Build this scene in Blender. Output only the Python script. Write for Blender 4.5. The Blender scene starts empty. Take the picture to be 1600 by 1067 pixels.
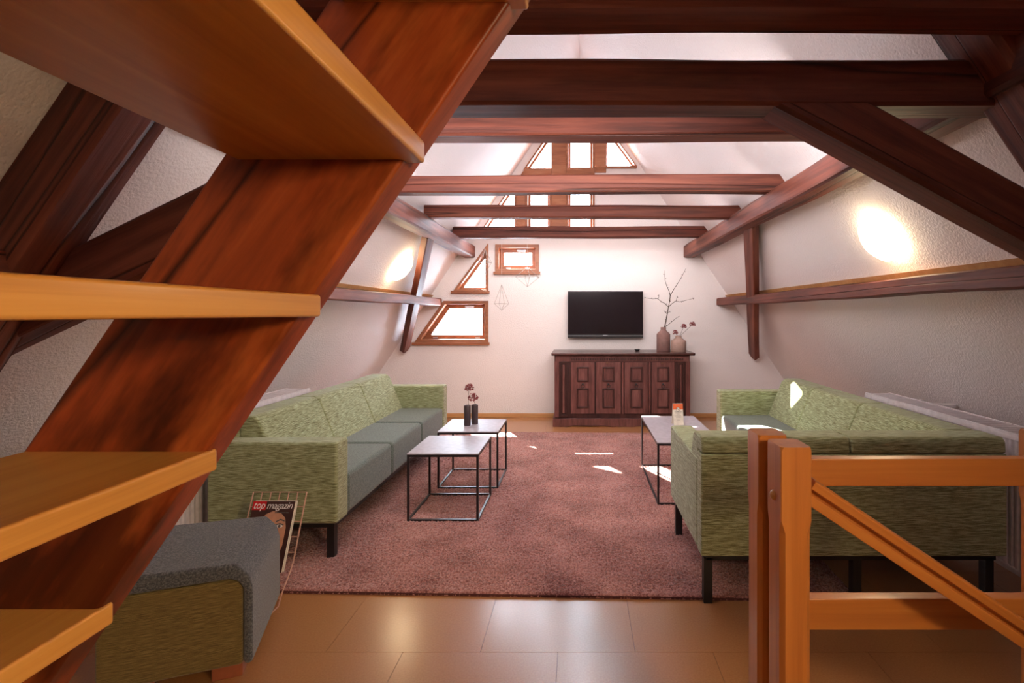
import bpy, bmesh, math, random
import numpy as np
from mathutils import Vector, Matrix, geometry
random.seed(7)
rng = np.random.default_rng(7)
S = bpy.context.scene
C = S.collection
PI = math.pi

# ------------------------------------------------------------------ camera, sky, sun, exposure
EYE = 1.37
cam_d = bpy.data.cameras.new('camera'); cam = bpy.data.objects.new('camera', cam_d); C.objects.link(cam)
cam.location = (0, 0, EYE); cam.rotation_euler = (PI/2, 0, 0)
cam_d.sensor_width = 36; cam_d.lens = 36*780/1600
cam_d.shift_x = -105/1600; cam_d.shift_y = -43.5/1600
cam_d.clip_start = 0.02
S.camera = cam
w = bpy.data.worlds.new('sky'); S.world = w; w.use_nodes = True
bg = w.node_tree.nodes['Background']; bg.inputs[0].default_value = (0.74, 0.85, 1.0, 1); bg.inputs[1].default_value = 34.0
sd = bpy.data.lights.new('sun', 'SUN'); sun = bpy.data.objects.new('sun', sd); C.objects.link(sun)
sd.energy = 150; sd.angle = 0.009; sd.color = (1.0, 0.93, 0.82)
sun.rotation_euler = Vector((0.51, -1.0, -1.11)).to_track_quat('-Z', 'Y').to_euler()
sun.location = (-4, 12, 9)
S.view_settings.view_transform = 'Standard'; S.view_settings.look = 'None'
S.view_settings.gamma = 1; S.view_settings.use_curve_mapping = False
S.view_settings.exposure = 0.25
S.cycles.max_bounces = 10; S.cycles.diffuse_bounces = 6; S.cycles.glossy_bounces = 3
S.cycles.transparent_max_bounces = 12
S.cycles.sample_clamp_indirect = 6
S.cycles.use_denoising = True

def area_lamp(name, loc, aim, size, size_y, watts, col=(1, 1, 1), spread=PI):
    d = bpy.data.lights.new(name, 'AREA'); o = bpy.data.objects.new(name, d); C.objects.link(o)
    d.shape = 'RECTANGLE'; d.size = size; d.size_y = size_y; d.energy = watts; d.color = col; d.spread = spread
    o.location = loc
    o.rotation_euler = (Vector(aim)-Vector(loc)).to_track_quat('-Z', 'Y').to_euler()
    return o
# unseen fill lights added behind the camera: a high broad panel, two small warm ones
area_lamp('rear_fill_panel', (0.0, -1.45, 3.3), (0.0, 6.6, 2.2), 1.5, 1.3, 8, (1.0, 0.86, 0.80))
area_lamp('warm_fill_left', (-1.9, -0.9, 1.75), (0.5, 2.0, 1.2), 0.3, 0.3, 1.5, (1.0, 0.66, 0.36))
area_lamp('warm_fill_right', (1.5, -0.6, 1.8), (-0.3, 0.6, 0.6), 0.3, 0.3, 15, (1.0, 0.72, 0.42), 1.75)
# fill strips added behind the ceiling beams to brighten the room and gable wall
for sx, sy, sz, aim, sl, sw in ((-0.3, 1.86, 0.765, 0.6, 1.8, 17), (0.0, 2.62, 0.955, -0.1, 2.5, 31), (0.0, 3.73, 0.93, -0.3, 2.5, 9),
                                (0.0, 4.69, 0.93, -0.3, 2.5, 11), (0.0, 5.90, 0.93, 0.0, 2.6, 10)):
    area_lamp('beam_fill_strip', (sx, sy, EYE+sz), (sx, 6.75, EYE+aim), sl, 0.05, sw, (1.0, 0.91, 0.90))

# ------------------------------------------------------------------ materials
def nodes(name):
    m = bpy.data.materials.new(name); m.use_nodes = True
    nt = m.node_tree; b = nt.nodes['Principled BSDF']
    return m, nt, b
def lk(nt, a, b): nt.links.new(a, b)
def N(nt, t, **kw):
    n = nt.nodes.new(t)
    for k, v in kw.items():
        if hasattr(n, k): setattr(n, k, v)
        else: n.inputs[k].default_value = v
    return n
def coords(nt, scale, kind='Object'):
    tc = N(nt, 'ShaderNodeTexCoord'); mp = N(nt, 'ShaderNodeMapping'); mp.inputs['Scale'].default_value = scale
    lk(nt, tc.outputs[kind], mp.inputs['Vector']); return mp.outputs[0]
def ramp(nt, fac, stops):
    r = N(nt, 'ShaderNodeValToRGB'); e = r.color_ramp.elements
    while len(e) < len(stops): e.new(0.5)
    for el, (p, c) in zip(e, stops): el.position = p; el.color = (*c, 1)
    lk(nt, fac, r.inputs[0]); return r.outputs[0]
def bump(nt, b, h, strength, dist):
    bp = N(nt, 'ShaderNodeBump'); bp.inputs['Strength'].default_value = strength; bp.inputs['Distance'].default_value = dist
    lk(nt, h, bp.inputs['Height']); lk(nt, bp.outputs[0], b.inputs['Normal'])

def plain(name, col, rough=0.5, metal=0.0, spec=0.5):
    m, nt, b = nodes(name)
    n = N(nt, 'ShaderNodeTexNoise'); n.inputs['Scale'].default_value = 30
    lk(nt, coords(nt, (1, 1, 1)), n.inputs['Vector'])
    c0 = [x*0.9 for x in col]; c1 = [min(1, x*1.1) for x in col]
    lk(nt, ramp(nt, n.outputs[0], [(0.3, c0), (0.7, c1)]), b.inputs['Base Color'])
    b.inputs['Roughness'].default_value = rough; b.inputs['Metallic'].default_value = metal
    b.inputs['Specular IOR Level'].default_value = spec
    return m

def wood(name, dark, mid, light, rough=0.45, grain='X', gs=(1.2, 22, 22), bumpy=0.25, coat=0.0, cracks=False, stain=0.0, spec=0.4):
    m, nt, b = nodes(name)
    sc = {'X': gs, 'Y': (gs[1], gs[0], gs[2]), 'Z': (gs[1], gs[2], gs[0])}[grain]
    v = coords(nt, sc)
    oi = N(nt, 'ShaderNodeObjectInfo')
    addv = N(nt, 'ShaderNodeVectorMath', operation='ADD'); lk(nt, v, addv.inputs[0])
    mul = N(nt, 'ShaderNodeMath', operation='MULTIPLY'); mul.inputs[1].default_value = 40; lk(nt, oi.outputs['Random'], mul.inputs[0])
    lk(nt, mul.outputs[0], addv.inputs[1]); v = addv.outputs[0]
    n = N(nt, 'ShaderNodeTexNoise'); n.inputs['Scale'].default_value = 1; n.inputs['Detail'].default_value = 6
    n.inputs['Roughness'].default_value = 0.62; n.inputs['Distortion'].default_value = 0.4
    lk(nt, v, n.inputs['Vector'])
    n2 = N(nt, 'ShaderNodeTexNoise'); n2.inputs['Scale'].default_value = 0.16; n2.inputs['Detail'].default_value = 3
    lk(nt, v, n2.inputs['Vector'])
    mx = N(nt, 'ShaderNodeMath', operation='MULTIPLY_ADD'); mx.inputs[1].default_value = 0.55
    lk(nt, n.outputs[0], mx.inputs[0])
    m2 = N(nt, 'ShaderNodeMath', operation='MULTIPLY'); m2.inputs[1].default_value = 0.45; lk(nt, n2.outputs[0], m2.inputs[0])
    lk(nt, m2.outputs[0], mx.inputs[2])
    col = ramp(nt, mx.outputs[0], [(0.33, dark), (0.5, mid), (0.66, light)])
    h = mx.outputs[0]
    if cracks:
        mp = N(nt, 'ShaderNodeMapping'); mp.inputs['Scale'].default_value = (0.16, 0.30, 0.30); lk(nt, v, mp.inputs['Vector'])
        vo = N(nt, 'ShaderNodeTexNoise'); vo.inputs['Scale'].default_value = 0.8; vo.inputs['Detail'].default_value = 2
        lk(nt, mp.outputs[0], vo.inputs['Vector'])
        ab = N(nt, 'ShaderNodeMath', operation='SUBTRACT'); ab.inputs[1].default_value = 0.5; lk(nt, vo.outputs[0], ab.inputs[0])
        a2 = N(nt, 'ShaderNodeMath', operation='ABSOLUTE'); lk(nt, ab.outputs[0], a2.inputs[0])
        cr = ramp(nt, a2.outputs[0], [(0.0, (0.12,)*3), (0.012, (1,)*3)])
        mm = N(nt, 'ShaderNodeMix', data_type='RGBA', blend_type='MULTIPLY'); mm.inputs[0].default_value = 0.85
        lk(nt, col, mm.inputs[6]); lk(nt, cr, mm.inputs[7]); col = mm.outputs[2]
        ad = N(nt, 'ShaderNodeMath', operation='ADD'); lk(nt, h, ad.inputs[0]); lk(nt, cr, ad.inputs[1]); h = ad.outputs[0]
    if stain:
        mp = N(nt, 'ShaderNodeMapping'); mp.inputs['Scale'].default_value = (1.5, 0.55, 0.55) if grain == 'X' else (0.55, 0.55, 1.5); lk(nt, v, mp.inputs['Vector'])
        ns = N(nt, 'ShaderNodeTexNoise'); ns.inputs['Scale'].default_value = 1.0; ns.inputs['Detail'].default_value = 5; ns.inputs['Roughness'].default_value = 0.6
        lk(nt, mp.outputs[0], ns.inputs['Vector'])
        sr = ramp(nt, ns.outputs[0], [(0.36, (0.16, 0.10, 0.09)), (0.52, (1, 1, 1))])
        mm = N(nt, 'ShaderNodeMix', data_type='RGBA', blend_type='MULTIPLY'); mm.inputs[0].default_value = stain
        lk(nt, col, mm.inputs[6]); lk(nt, sr, mm.inputs[7]); col = mm.outputs[2]
    lk(nt, col, b.inputs['Base Color'])
    b.inputs['Roughness'].default_value = rough; b.inputs['Coat Weight'].default_value = coat; b.inputs['Coat Roughness'].default_value = 0.2
    b.inputs['Specular IOR Level'].default_value = spec
    bump(nt, b, h, bumpy, 0.01)
    return m

def fabric(name, c0, c1, c2, rough=0.9, streak=True):
    m, nt, b = nodes(name)
    geo = N(nt, 'ShaderNodeNewGeometry'); sep = N(nt, 'ShaderNodeSeparateXYZ'); lk(nt, geo.outputs['Normal'], sep.inputs[0])
    ab = N(nt, 'ShaderNodeMath', operation='ABSOLUTE'); lk(nt, sep.outputs[2], ab.inputs[0])
    gt = N(nt, 'ShaderNodeMath', operation='GREATER_THAN'); gt.inputs[1].default_value = 0.75; lk(nt, ab.outputs[0], gt.inputs[0])
    f = (20, 20, 380) if streak else (160, 160, 160)
    f2 = (20, 380, 20) if streak else (160, 160, 160)
    n1 = N(nt, 'ShaderNodeTexNoise'); n1.inputs['Scale'].default_value = 1; n1.inputs['Detail'].default_value = 3; lk(nt, coords(nt, f), n1.inputs['Vector'])
    n2 = N(nt, 'ShaderNodeTexNoise'); n2.inputs['Scale'].default_value = 1; n2.inputs['Detail'].default_value = 3; lk(nt, coords(nt, f2), n2.inputs['Vector'])
    mx = N(nt, 'ShaderNodeMix', data_type='FLOAT'); lk(nt, gt.outputs[0], mx.inputs[0]); lk(nt, n1.outputs[0], mx.inputs[2]); lk(nt, n2.outputs[0], mx.inputs[3])
    n3 = N(nt, 'ShaderNodeTexNoise'); n3.inputs['Scale'].default_value = 420; lk(nt, coords(nt, (1, 1, 1)), n3.inputs['Vector'])
    av = N(nt, 'ShaderNodeMath', operation='MULTIPLY_ADD'); av.inputs[1].default_value = 0.25; lk(nt, n3.outputs[0], av.inputs[0])
    m7 = N(nt, 'ShaderNodeMath', operation='MULTIPLY'); m7.inputs[1].default_value = 0.75; lk(nt, mx.outputs[0], m7.inputs[0]); lk(nt, m7.outputs[0], av.inputs[2])
    lk(nt, ramp(nt, av.outputs[0], [(0.38, c0), (0.5, c1), (0.61, c2)]), b.inputs['Base Color'])
    b.inputs['Roughness'].default_value = rough; b.inputs['Specular IOR Level'].default_value = 0.2
    b.inputs['Sheen Weight'].default_value = 0.25; b.inputs['Sheen Roughness'].default_value = 0.5
    bump(nt, b, av.outputs[0], 0.35, 0.004)
    return m

def plaster(name, col):
    m, nt, b = nodes(name)
    v = coords(nt, (1, 1, 1))
    n = N(nt, 'ShaderNodeTexNoise'); n.inputs['Scale'].default_value = 75; n.inputs['Detail'].default_value = 4; lk(nt, v, n.inputs['Vector'])
    n2 = N(nt, 'ShaderNodeTexNoise'); n2.inputs['Scale'].default_value = 1.5; lk(nt, v, n2.inputs['Vector'])
    lk(nt, ramp(nt, n2.outputs[0], [(0.3, [c*0.96 for c in col]), (0.7, col)]), b.inputs['Base Color'])
    b.inputs['Roughness'].default_value = 0.9; b.inputs['Specular IOR Level'].default_value = 0.2
    bump(nt, b, n.outputs[0], 0.55, 0.012)
    return m

def emissive(name, col, strength):
    m, nt, b = nodes(name)
    b.inputs['Base Color'].default_value = (0.9, 0.88, 0.82, 1)
    b.inputs['Emission Color'].default_value = (*col, 1); b.inputs['Emission Strength'].default_value = strength
    return m

def pane_glass(name):
    m = bpy.data.materials.new(name); m.use_nodes = True; nt = m.node_tree
    nt.nodes.clear()
    o = N(nt, 'ShaderNodeOutputMaterial'); t = N(nt, 'ShaderNodeBsdfTransparent'); t.inputs[0].default_value = (0.95, 0.97, 0.97, 1)
    g = N(nt, 'ShaderNodeBsdfGlossy'); g.inputs['Roughness'].default_value = 0.02
    mx = N(nt, 'ShaderNodeMixShader'); mx.inputs[0].default_value = 0.05; lk(nt, t.outputs[0], mx.inputs[1]); lk(nt, g.outputs[0], mx.inputs[2])
    lk(nt, mx.outputs[0], o.inputs[0]); return m

def floor_mat():
    m, nt, b = nodes('cork_linoleum')
    v = coords(nt, (1, 1, 1)); 
    n = N(nt, 'ShaderNodeTexNoise'); n.inputs['Scale'].default_value = 140; n.inputs['Detail'].default_value = 2; lk(nt, v, n.inputs['Vector'])
    oi = N(nt, 'ShaderNodeObjectInfo')
    a = N(nt, 'ShaderNodeMath', operation='MULTIPLY_ADD'); a.inputs[1].default_value = 0.05; lk(nt, oi.outputs['Random'], a.inputs[0]); lk(nt, n.outputs[0], a.inputs[2])
    lk(nt, ramp(nt, a.outputs[0], [(0.30, (0.37, 0.155, 0.052)), (0.56, (0.41, 0.18, 0.064)), (0.85, (0.45, 0.21, 0.082))]), b.inputs['Base Color'])
    b.inputs['Roughness'].default_value = 0.3; b.inputs['Specular IOR Level'].default_value = 0.5
    b.inputs['Coat Weight'].default_value = 0.6; b.inputs['Coat Roughness'].default_value = 0.2
    return m

def rug_mat():
    m, nt, b = nodes('mauve_pile')
    v = coords(nt, (1, 1, 1))
    n = N(nt, 'ShaderNodeTexNoise'); n.inputs['Scale'].default_value = 105; n.inputs['Detail'].default_value = 2; lk(nt, v, n.inputs['Vector'])
    n2 = N(nt, 'ShaderNodeTexNoise'); n2.inputs['Scale'].default_value = 3.2; n2.inputs['Detail'].default_value = 3; lk(nt, v, n2.inputs['Vector'])
    a = N(nt, 'ShaderNodeMath', operation='MULTIPLY_ADD'); a.inputs[1].default_value = 0.35; lk(nt, n2.outputs[0], a.inputs[0])
    m7 = N(nt, 'ShaderNodeMath', operation='MULTIPLY'); m7.inputs[1].default_value = 0.65; lk(nt, n.outputs[0], m7.inputs[0]); lk(nt, m7.outputs[0], a.inputs[2])
    lk(nt, ramp(nt, a.outputs[0], [(0.38, (0.17, 0.06, 0.052)), (0.5, (0.35, 0.145, 0.125)), (0.61, (0.55, 0.27, 0.235))]), b.inputs['Base Color'])
    b.inputs['Roughness'].default_value = 0.95; b.inputs['Specular IOR Level'].default_value = 0.1
    b.inputs['Sheen Weight'].default_value = 0.4
    return m

M = {
 'plaster': plaster('white_roughcast_plaster', (0.79, 0.74, 0.74)),
 'gable': plaster('white_gable_plaster', (0.82, 0.775, 0.765)),
 'beam': wood('old_red_brown_timber', (0.05, 0.011, 0.007), (0.155, 0.038, 0.021), (0.25, 0.078, 0.042), 0.58, 'X', (1.0, 24, 24), 0.5, cracks=True, stain=0.45),
 'stringer': wood('varnished_red_board', (0.06, 0.009, 0.003), (0.29, 0.054, 0.012), (0.50, 0.135, 0.030), 0.42, 'X', (1.6, 15, 15), 0.12, coat=0.0, spec=0.3, stain=0.9, cracks=True),
 'pine_y': wood('varnished_pine_tread', (0.38, 0.15, 0.03), (0.55, 0.255, 0.058), (0.65, 0.34, 0.09), 0.35, 'Y', (0.9, 34, 34), 0.04, coat=0.3),
 'pine_x': wood('varnished_pine_rail', (0.36, 0.11, 0.02), (0.50, 0.17, 0.032), (0.60, 0.24, 0.05), 0.35, 'X', (0.9, 26, 26), 0.04, coat=0.3),
 'pine_z': wood('varnished_pine_post', (0.36, 0.11, 0.022), (0.52, 0.18, 0.036), (0.62, 0.25, 0.06), 0.35, 'Z', (0.9, 26, 26), 0.04, coat=0.3),
 'window': wood('window_brown_wood', (0.18, 0.06, 0.028), (0.30, 0.11, 0.05), (0.40, 0.17, 0.085), 0.4, 'X', (3, 25, 25), 0.08),
 'skirting': wood('oak_skirting', (0.40, 0.19, 0.07), (0.52, 0.26, 0.10), (0.6, 0.33, 0.14), 0.4, 'X', (2, 25, 25), 0.05),
 'oak_shaded': wood('groove_shaded_oak', (0.022, 0.007, 0.007), (0.05, 0.017, 0.014), (0.085, 0.031, 0.026), 0.4, 'Z', (4, 30, 30), 0.1),  # oak darkened so that the shade in the door grooves sits in its colour
 'oak': wood('dark_carved_oak', (0.065, 0.022, 0.019), (0.15, 0.055, 0.047), (0.24, 0.10, 0.085), 0.38, 'Z', (4, 30, 30), 0.15),
 'oak_top': wood('dark_oak_top', (0.035, 0.014, 0.012), (0.075, 0.032, 0.028), (0.12, 0.055, 0.048), 0.25, 'X', (4, 30, 30), 0.06),
 'green': fabric('green_melange_weave', (0.13, 0.13, 0.05), (0.265, 0.285, 0.14), (0.44, 0.49, 0.30)),
 'seat': fabric('grey_green_felt', (0.07, 0.09, 0.075), (0.105, 0.13, 0.11), (0.15, 0.18, 0.155), streak=False),
 'pouf_grey': fabric('charcoal_felt', (0.045, 0.05, 0.06), (0.085, 0.093, 0.105), (0.15, 0.16, 0.175), streak=False),
 'pouf_olive': fabric('olive_weave', (0.10, 0.07, 0.022), (0.16, 0.115, 0.036), (0.22, 0.165, 0.06)),
 'black': plain('black_steel', (0.012, 0.011, 0.012), 0.45),
 'tablesteel': plain('dark_table_steel', (0.03, 0.024, 0.026), 0.35, 0.4),
 'tabletop': plain('pale_lacquered_tabletop', (0.40, 0.36, 0.40), 0.42, 0.0, 0.25),
 'tv': plain('tv_glass', (0.012, 0.008, 0.010), 0.12),
 'tvframe': plain('tv_black_plastic', (0.015, 0.013, 0.015), 0.3),
 'silver': plain('silver_trim', (0.6, 0.6, 0.65), 0.3, 0.8),
 'vase_dark': plain('mauve_stoneware', (0.23, 0.125, 0.11), 0.75),
 'vase_pale': plain('pale_stoneware', (0.36, 0.24, 0.20), 0.8),
 'vase_black': plain('dark_glazed_cylinder', (0.05, 0.032, 0.035), 0.3),
 'twig': plain('dark_twig', (0.06, 0.04, 0.028), 0.8),
 'flower': plain('dried_burgundy_flower', (0.24, 0.045, 0.05), 0.9),
 'radiator': plain('white_radiator_enamel', (0.72, 0.66, 0.68), 0.35),
 'wire': plain('pale_wire', (0.35, 0.32, 0.30), 0.4, 0.6),
 'copper': plain('copper_wire', (0.62, 0.36, 0.28), 0.4, 0.2),
 'white_thread': plain('white_thread', (0.8, 0.78, 0.76), 0.6),
 'paper': plain('white_paper', (0.75, 0.68, 0.58), 0.6),
 'orange': plain('orange_print', (0.70, 0.13, 0.035), 0.6),
 'ink': plain('grey_ink', (0.10, 0.09, 0.085), 0.7),
 'red': plain('red_print', (0.60, 0.006, 0.012), 0.5),
 'cover': plain('dark_cover_print', (0.055, 0.022, 0.020), 0.35),
 'skin': plain('skin_print', (0.55, 0.27, 0.17), 0.4),
 'white_ink': plain('white_ink', (0.85, 0.80, 0.78), 0.5),
 'brass': plain('aged_brass', (0.16, 0.08, 0.05), 0.4, 0.6),
 'footwood': plain('reddish_wood_foot', (0.30, 0.09, 0.04), 0.4),
 'glass': pane_glass('window_glass'),
 'lamp': emissive('lit_opal_glass', (1.0, 0.76, 0.44), 18.0),
 'floor': floor_mat(), 'rug': rug_mat(),
 'rugback': plain('rug_backing', (0.10, 0.03, 0.028), 0.95),
 'shaft': plain('stairwell_plaster', (0.6, 0.52, 0.47), 0.9),
}

# ------------------------------------------------------------------ mesh helpers
class MB:
    def __init__(s): s.v = []; s.f = []
    def add(s, vs, fs):
        o = len(s.v); s.v += [tuple(v) for v in vs]; s.f += [tuple(i+o for i in f) for f in fs]; return s
    def box(s, x0, x1, y0, y1, z0, z1):
        return s.add([(x0,y0,z0),(x1,y0,z0),(x1,y1,z0),(x0,y1,z0),(x0,y0,z1),(x1,y0,z1),(x1,y1,z1),(x0,y1,z1)],
                     [(0,3,2,1),(4,5,6,7),(0,1,5,4),(1,2,6,5),(2,3,7,6),(3,0,4,7)])
    def prism(s, poly, axis, a, b):
        """poly of (u,v) pairs; axis 'y': (u,v)->(x,z) extruded a..b in y; 'x': (u,v)->(y,z); 'z': (u,v)->(x,y)"""
        def P(u, v, t): return {'y': (u, t, v), 'x': (t, u, v), 'z': (u, v, t)}[axis]
        n = len(poly)
        vs = [P(u, v, a) for u, v in poly] + [P(u, v, b) for u, v in poly]
        fs = [tuple(range(n))[::-1], tuple(range(n, 2*n))] + [(i, (i+1) % n, n+(i+1) % n, n+i) for i in range(n)]
        return s.add(vs, fs)
    def ring(s, outer, inner, y0, y1):
        """frame between two like polygons of (x,z), extruded in y"""
        n = len(outer); vs = []
        for y in (y0, y1):
            vs += [(u, y, v) for u, v in outer] + [(u, y, v) for u, v in inner]
        fs = []
        for i in range(n):
            j = (i+1) % n
            fs += [(i, j, n+j, n+i), (2*n+i, 3*n+i, 3*n+j, 2*n+j), (i, 2*n+i, 2*n+j, j), (n+i, n+j, 3*n+j, 3*n+i)]
        return s.add(vs, fs)
    def tube(s, pts, r, n=6):
        pts = [Vector(p) for p in pts]; rs = r if isinstance(r, (list, tuple)) else [r]*len(pts)
        vs = []; fs = []
        for i, p in enumerate(pts):
            d = (pts[min(i+1, len(pts)-1)]-pts[max(i-1, 0)]).normalized()
            a = d.cross(Vector((0, 0, 1)));  a = a if a.length > 1e-3 else d.cross(Vector((1, 0, 0)))
            a.normalize(); b = d.cross(a)
            for k in range(n):
                t = 2*PI*k/n; vs.append(p+(a*math.cos(t)+b*math.sin(t))*rs[i])
        for i in range(len(pts)-1):
            for k in range(n):
                k2 = (k+1) % n; fs.append((i*n+k, i*n+k2, (i+1)*n+k2, (i+1)*n+k))
        fs.append(tuple(range(n))[::-1]); m = (len(pts)-1)*n; fs.append(tuple(range(m, m+n)))
        return s.add(vs, fs)
    def lathe(s, prof, c=(0, 0, 0), n=28, cap=True):
        vs = []; fs = []
        for r, z in prof:
            for k in range(n):
                t = 2*PI*k/n; vs.append((c[0]+r*math.cos(t), c[1]+r*math.sin(t), c[2]+z))
        for i in range(len(prof)-1):
            for k in range(n):
                k2 = (k+1) % n; fs.append((i*n+k, i*n+k2, (i+1)*n+k2, (i+1)*n+k))
        if cap: fs.append(tuple(range(n))[::-1]); m = (len(prof)-1)*n; fs.append(tuple(range(m, m+n)))
        return s.add(vs, fs)
    def build(s, name, mat, parent=None, origin=(0, 0, 0), bevel=0, seg=2, smooth=False):
        me = bpy.data.meshes.new(name)
        ox, oy, oz = origin
        me.from_pydata([(x-ox, y-oy, z-oz) for x, y, z in s.v], [], s.f)
        bm = bmesh.new(); bm.from_mesh(me); bmesh.ops.recalc_face_normals(bm, faces=bm.faces); bm.to_mesh(me); bm.free()
        me.materials.append(mat if not isinstance(mat, str) else M[mat])
        o = bpy.data.objects.new(name, me); C.objects.link(o)
        if parent is not None: o.parent = parent
        else: o.location = origin
        if bevel:
            md = o.modifiers.new('bevel', 'BEVEL'); md.width = bevel; md.segments = seg; md.limit_method = 'ANGLE'; md.angle_limit = 0.6
            smooth = True
        if smooth:
            me.polygons.foreach_set('use_smooth', [True]*len(me.polygons))
            if not bevel:
                pass
            else:
                w_ = o.modifiers.new('wn', 'WEIGHTED_NORMAL'); w_.keep_sharp = False
        return o

def tag(o, label, cat, group=None, kind=None):
    o['label'] = label; o['category'] = cat
    if group: o['group'] = group
    if kind: o['kind'] = kind
    return o
def thing(name, label, cat, loc=(0, 0, 0), rotz=0, group=None):
    o = bpy.data.objects.new(name, None); C.objects.link(o)
    o.location = loc; o.rotation_euler = (0, 0, rotz); o.empty_display_size = 0.1
    return tag(o, label, cat, group)
def struct(o): o['kind'] = 'structure'; return o
def px(m):  # short copy for part boxes
    return MB().box(*m)

def noise1(seed):
    r = random.Random(seed); ph = [(r.uniform(0, 7), r.uniform(1.2, 6), r.uniform(0.3, 1)) for _ in range(5)]
    return lambda t: sum(a*math.sin(f*t+p) for p, f, a in ph)/3
def beam(name, p0, p1, wdt, hgt, label, up=(0, 0, 1), mat='beam', rough=0.008, seed=1, group=None, wane=0.18, taper=(1, 1), tip=0.0):
    """hand-hewn timber from p0 to p1; width across, height along 'up'; uneven faces, waney edges"""
    p0 = Vector(p0); p1 = Vector(p1); L = (p1-p0).length
    X = (p1-p0).normalized(); Zu = Vector(up); Y = Zu.cross(X).normalized(); Z = X.cross(Y)
    n = max(8, int(L/0.10)); k = wane
    prof = []
    def edge(a, b, m=4): return [(a[0]+(b[0]-a[0])*i/m, a[1]+(b[1]-a[1])*i/m) for i in range(m)]
    c = min(wdt, hgt)*k*0.5; hw, hh = wdt/2, hgt/2
    corners = [(-hw+c, -hh), (hw-c, -hh), (hw, -hh+c), (hw, hh-c), (hw-c, hh), (-hw+c, hh), (-hw, hh-c), (-hw, -hh+c)]
    for i in range(8):
        a = corners[i]; b = corners[(i+1) % 8]
        prof += edge(a, b, 3 if i % 2 == 0 else 2)
    m = len(prof); fn = [noise1(seed*31+j) for j in range(8)]; gn = [noise1(seed*77+j) for j in range(m)]
    vs = []; fs = []
    for i in range(n+1):
        t = i/n*L; tp = taper[0]+(taper[1]-taper[0])*i/n
        sx = tp*(1+rough*4*fn[0](t)); sz = tp*(1+rough*4*fn[1](t)); oy = rough*fn[2](t*0.8); oz = rough*fn[3](t*0.8)
        for j, (a, b) in enumerate(prof):
            q = 1+rough*2.0*gn[j](t*1.7)
            jx = 0
            if i in (0, n): jx = (random.random()-0.5)*rough*0.8
            if i == n: jx -= tip*abs(a)
            vs.append((t-L/2+jx, a*sx*q+oy, b*sz*q+oz))
    for i in range(n):
        for j in range(m):
            j2 = (j+1) % m; fs.append((i*m+j, i*m+j2, (i+1)*m+j2, (i+1)*m+j))
    fs.append(tuple(range(m))[::-1]); fs.append(tuple(range(n*m, n*m+m)))
    mb = MB(); mb.v = vs; mb.f = fs
    o = mb.build(name, mat)
    mid = (p0+p1)/2
    o.matrix_world = Matrix((( X.x, Y.x, Z.x, mid.x), (X.y, Y.y, Z.y, mid.y), (X.z, Y.z, Z.z, mid.z), (0, 0, 0, 1)))
    if label: tag(o, label, 'beam', group, 'thing')
    return o

def inset(poly, d):
    """offset a convex polygon (x,z), counter-clockwise or clockwise, inward by d"""
    n = len(poly); A = sum(poly[i][0]*poly[(i+1) % n][1]-poly[(i+1) % n][0]*poly[i][1] for i in range(n))
    sgn = 1 if A > 0 else -1
    lines = []
    for i in range(n):
        p = Vector(poly[i]); q = Vector(poly[(i+1) % n]); e = (q-p).normalized(); nrm = Vector((-e.y, e.x))*sgn
        dd = d[i] if isinstance(d, (list, tuple)) else d
        lines.append((p+nrm*dd, e))
    out = []
    for i in range(n):
        (p, e), (q, g) = lines[i-1], lines[i]
        den = e.x*g.y-e.y*g.x; t = ((q-p).x*g.y-(q-p).y*g.x)/den
        r = p+e*t; out.append((r.x, r.y))
    return out

# ------------------------------------------------------------------ room shell
GY = 6.60; GT = 0.24; RY = -1.6
SL = 0.67
def roof_x(Z): return 3.04-SL*Z
RIDGE = 3.04/SL
H = lambda h: EYE+h

# windows of the gable, as (x, Z) polygons, counter-clockwise seen from the room
WIN = [
 # polygon, casing, sash, sill overhang
 ('trapezoid', [(-2.18, H(-.385)), (-1.20, H(-.385)), (-1.20, H(.169)), (-1.79, H(.169))], .045, .055, True),
 ('triangle', [(-1.667, H(.292)), (-1.20, H(.292)), (-1.20, H(.93))], .030, .030, True),
 ('rect', [(-1.108, H(.545)), (-.533, H(.545)), (-.533, H(.914)), (-1.108, H(.914))], .045, .055, True),
 ('up', [(-1.33, H(1.05)), (-.83, H(1.05)), (-.83, H(1.80))], .018, .018, False),
 ('up', [(-.71, H(1.05)), (-.365, H(1.05)), (-.365, H(1.78)), (-.71, H(1.78))], .03, .03, False),
 ('up', [(-.175, H(1.05)), (.205, H(1.05)), (.205, H(1.78)), (-.175, H(1.78))], .03, .03, False),
 ('up', [(-.74, H(1.90)), (-.335, H(1.90)), (-.335, H(2.49))], .022, .02, False),
 ('up', [(-.175, H(1.90)), (.205, H(1.90)), (.205, H(2.50)), (-.175, H(2.50))], .03, .03, False),
 ('up', [(.345, H(1.94)), (.77, H(1.94)), (.345, H(2.52))], .014, .016, False),
]
def gable(name, y_in, y_out, holes, mat):
    outer = [(-3.04, 0), (3.04, 0), (0, RIDGE)]
    loops = [outer]+holes
    pts = [p for l in loops for p in l]
    tris = geometry.tessellate_polygon([[Vector((a, b, 0)) for a, b in l] for l in loops])
    n = len(pts); mb = MB()
    vs = [(a, y_in, b) for a, b in pts]+[(a, y_out, b) for a, b in pts]
    fs = [tuple(t) for t in tris]+[tuple(i+n for i in t[::-1]) for t in tris]
    o = 0
    for l in loops:
        k = len(l)
        for i in range(k): fs.append((o+i, o+(i+1) % k, n+o+(i+1) % k, n+o+i))
        o += k
    mb.add(vs, fs)
    return struct(mb.build(name, mat))
gable('wall_back', GY, GY+GT, [inset(p, 0.012) for _, p, *_ in WIN], 'gable')
gable('wall_front', RY, RY-GT, [], 'gable')
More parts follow.
